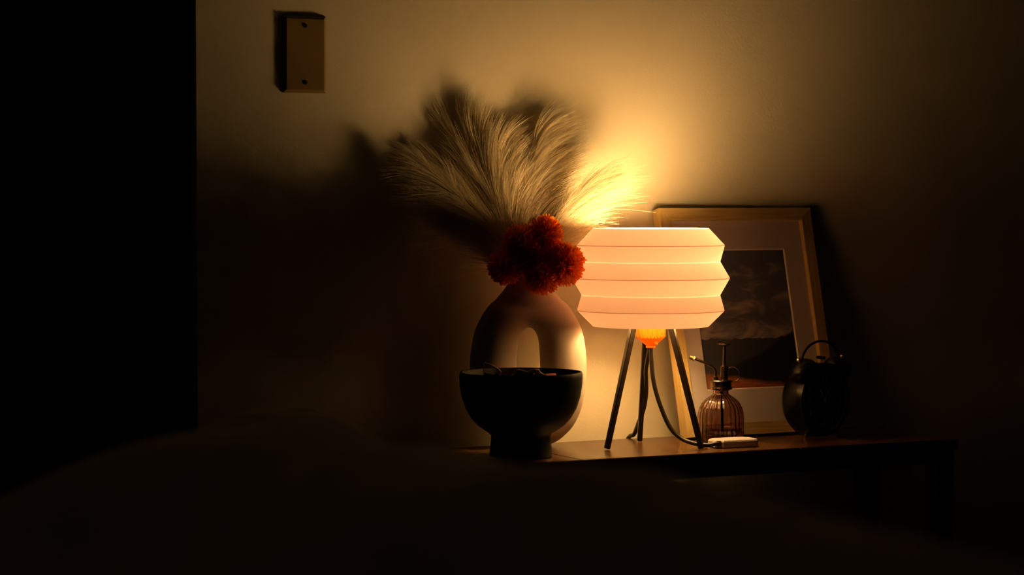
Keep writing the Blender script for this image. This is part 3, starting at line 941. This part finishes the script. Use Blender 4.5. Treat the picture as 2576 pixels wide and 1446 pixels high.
# ------------------------------------------------------------------ blank switch plate
pl = tag(empty('wall_plate', (-0.3551, WY, 1.0360)), 'blank cream wall plate with two screws, high on the wall', 'wall plate')
pw, ph, pt, pb = 0.0345, 0.0568, 0.0058, 0.0048
v = []
for (sw, y) in ((0, 0.0), (0.0004, -0.0012), (pb, -pt)):
    for sx_, sz_ in ((-1, -1), (1, -1), (1, 1), (-1, 1)):
        v.append((sx_ * (pw - sw), y, sz_ * (ph - sw)))
f = [(0, 1, 5, 4), (1, 2, 6, 5), (2, 3, 7, 6), (3, 0, 4, 7), (4, 5, 9, 8), (5, 6, 10, 9), (6, 7, 11, 10), (7, 4, 8, 11), (8, 9, 10, 11), (3, 2, 1, 0)]
po = MB().add(v, f).build('plate', M_plate, pl, smooth=False)
bv = po.modifiers.new('soft edge', 'BEVEL'); bv.width = 0.0007; bv.segments = 3
for z in (-0.0415, 0.0415):
    s_ = MB().lathe([(0.0, 0.0), (0.0034, 0.0), (0.0030, 0.0011), (0.0, 0.0016)], 24, Matrix.Translation((0, -pt + 0.0002, z)) @ Matrix.Rotation(PI / 2, 4, 'X'))
    s_.box((0, -pt - 0.0016, z), (0.0040, 0.0004, 0.0007), Matrix.Rotation(0.9, 3, 'Y'), mi=1)
    s_.build('screw', M_screw, pl, mats=[M_screw, M_gloss_black])

# ------------------------------------------------------------------ bed in the foreground
bed = tag(empty('bed', (-1.62, -2.4, 0)), 'bed in the near foreground under the rumpled cover', 'bed')
MB().box((0, 0, 0.345), (1.62, 2.62, 0.25), bevel=0.05, seg=4).build('mattress', M_mattress, bed)
MB().box((0, 0, 0.16), (1.60, 2.60, 0.12), bevel=0.01).build('bed_base', M_table_dark, bed)
for sx_ in (-1, 1):
    for sy_ in (-1, 1):
        MB().box((sx_ * 0.74, sy_ * 1.22, 0.05), (0.06, 0.06, 0.10), bevel=0.004).build('leg', M_table_dark, bed)

ctrl_y = [(-4.0, 0.575), (-3.0, 0.590), (-2.4, 0.614), (-2.2, 0.619), (-2.0, 0.622), (-1.85, 0.630), (-1.62, 0.617), (-1.50, 0.621), (-1.40, 0.611), (-1.25, 0.622), (-1.12, 0.628), (-0.9, 0.60)]
def crest(y):
    for (a, za), (b_, zb) in zip(ctrl_y[:-1], ctrl_y[1:]):
        if a <= y <= b_:
            t = (y - a) / (b_ - a)
            t = t * t * (3 - 2 * t)
            return za + (zb - za) * t
    return ctrl_y[0][1] if y < ctrl_y[0][0] else ctrl_y[-1][1]
def duvet_h(x, y):
    zc = crest(y)
    xr = -0.87
    w = 0.28 - 0.10 * sstep(-1.8, -1.3, y)
    near = 1 - sstep(-3.1, -1.9, y)
    base = 0.490 - 0.030 * near - 0.045 * sstep(-1.9, -1.2, y)
    g = math.exp(-((x - xr) / w) ** 2) if x < xr else 1.0
    flat = base + 0.010 * noise.noise(Vector((x * 2.2, y * 2.2, 0.3)))
    z = flat + (zc - 0.004 * sstep(-1.5, -1.2, y) - base) * g * (1 - 0.35 * sstep(-1.22, -1.05, y))
    # rounded pillow-like hump at the far end
    hd = math.hypot((x + 0.93) / 0.25, (y + 1.32) / 0.22)
    z = max(z, 0.50 + 0.116 * math.exp(-hd ** 2.6 * 0.9))
    z += 0.007 * noise.noise(Vector((x * 4.5, y * 3.0, 1.7)))
    e = (1 - sstep(-0.83, -0.70, x)) * (1 - sstep(-1.14, -0.96, y)) * sstep(-2.56, -2.46, x) * sstep(-3.84, -3.74, y)
    return 0.20 + (z - 0.20) * e ** 0.45
xs = np.concatenate([np.arange(-2.56, -1.2, 0.02), np.arange(-1.2, -0.695, 0.006)])
ys = np.arange(-3.84, -0.955, 0.014)
V = [(x, y, duvet_h(x, y)) for y in ys for x in xs]
nx = len(xs)
F = [(j * nx + i, j * nx + i + 1, (j + 1) * nx + i + 1, (j + 1) * nx + i) for j in range(len(ys) - 1) for i in range(nx - 1)]
dv_ = mesh_obj('duvet', V, F, M_duvet)
so_ = dv_.modifiers.new('thickness', 'SOLIDIFY'); so_.thickness = 0.012; so_.offset = -1
tag(dv_, 'rumpled dark grey bed cover heaped in the blurred foreground', 'blanket')
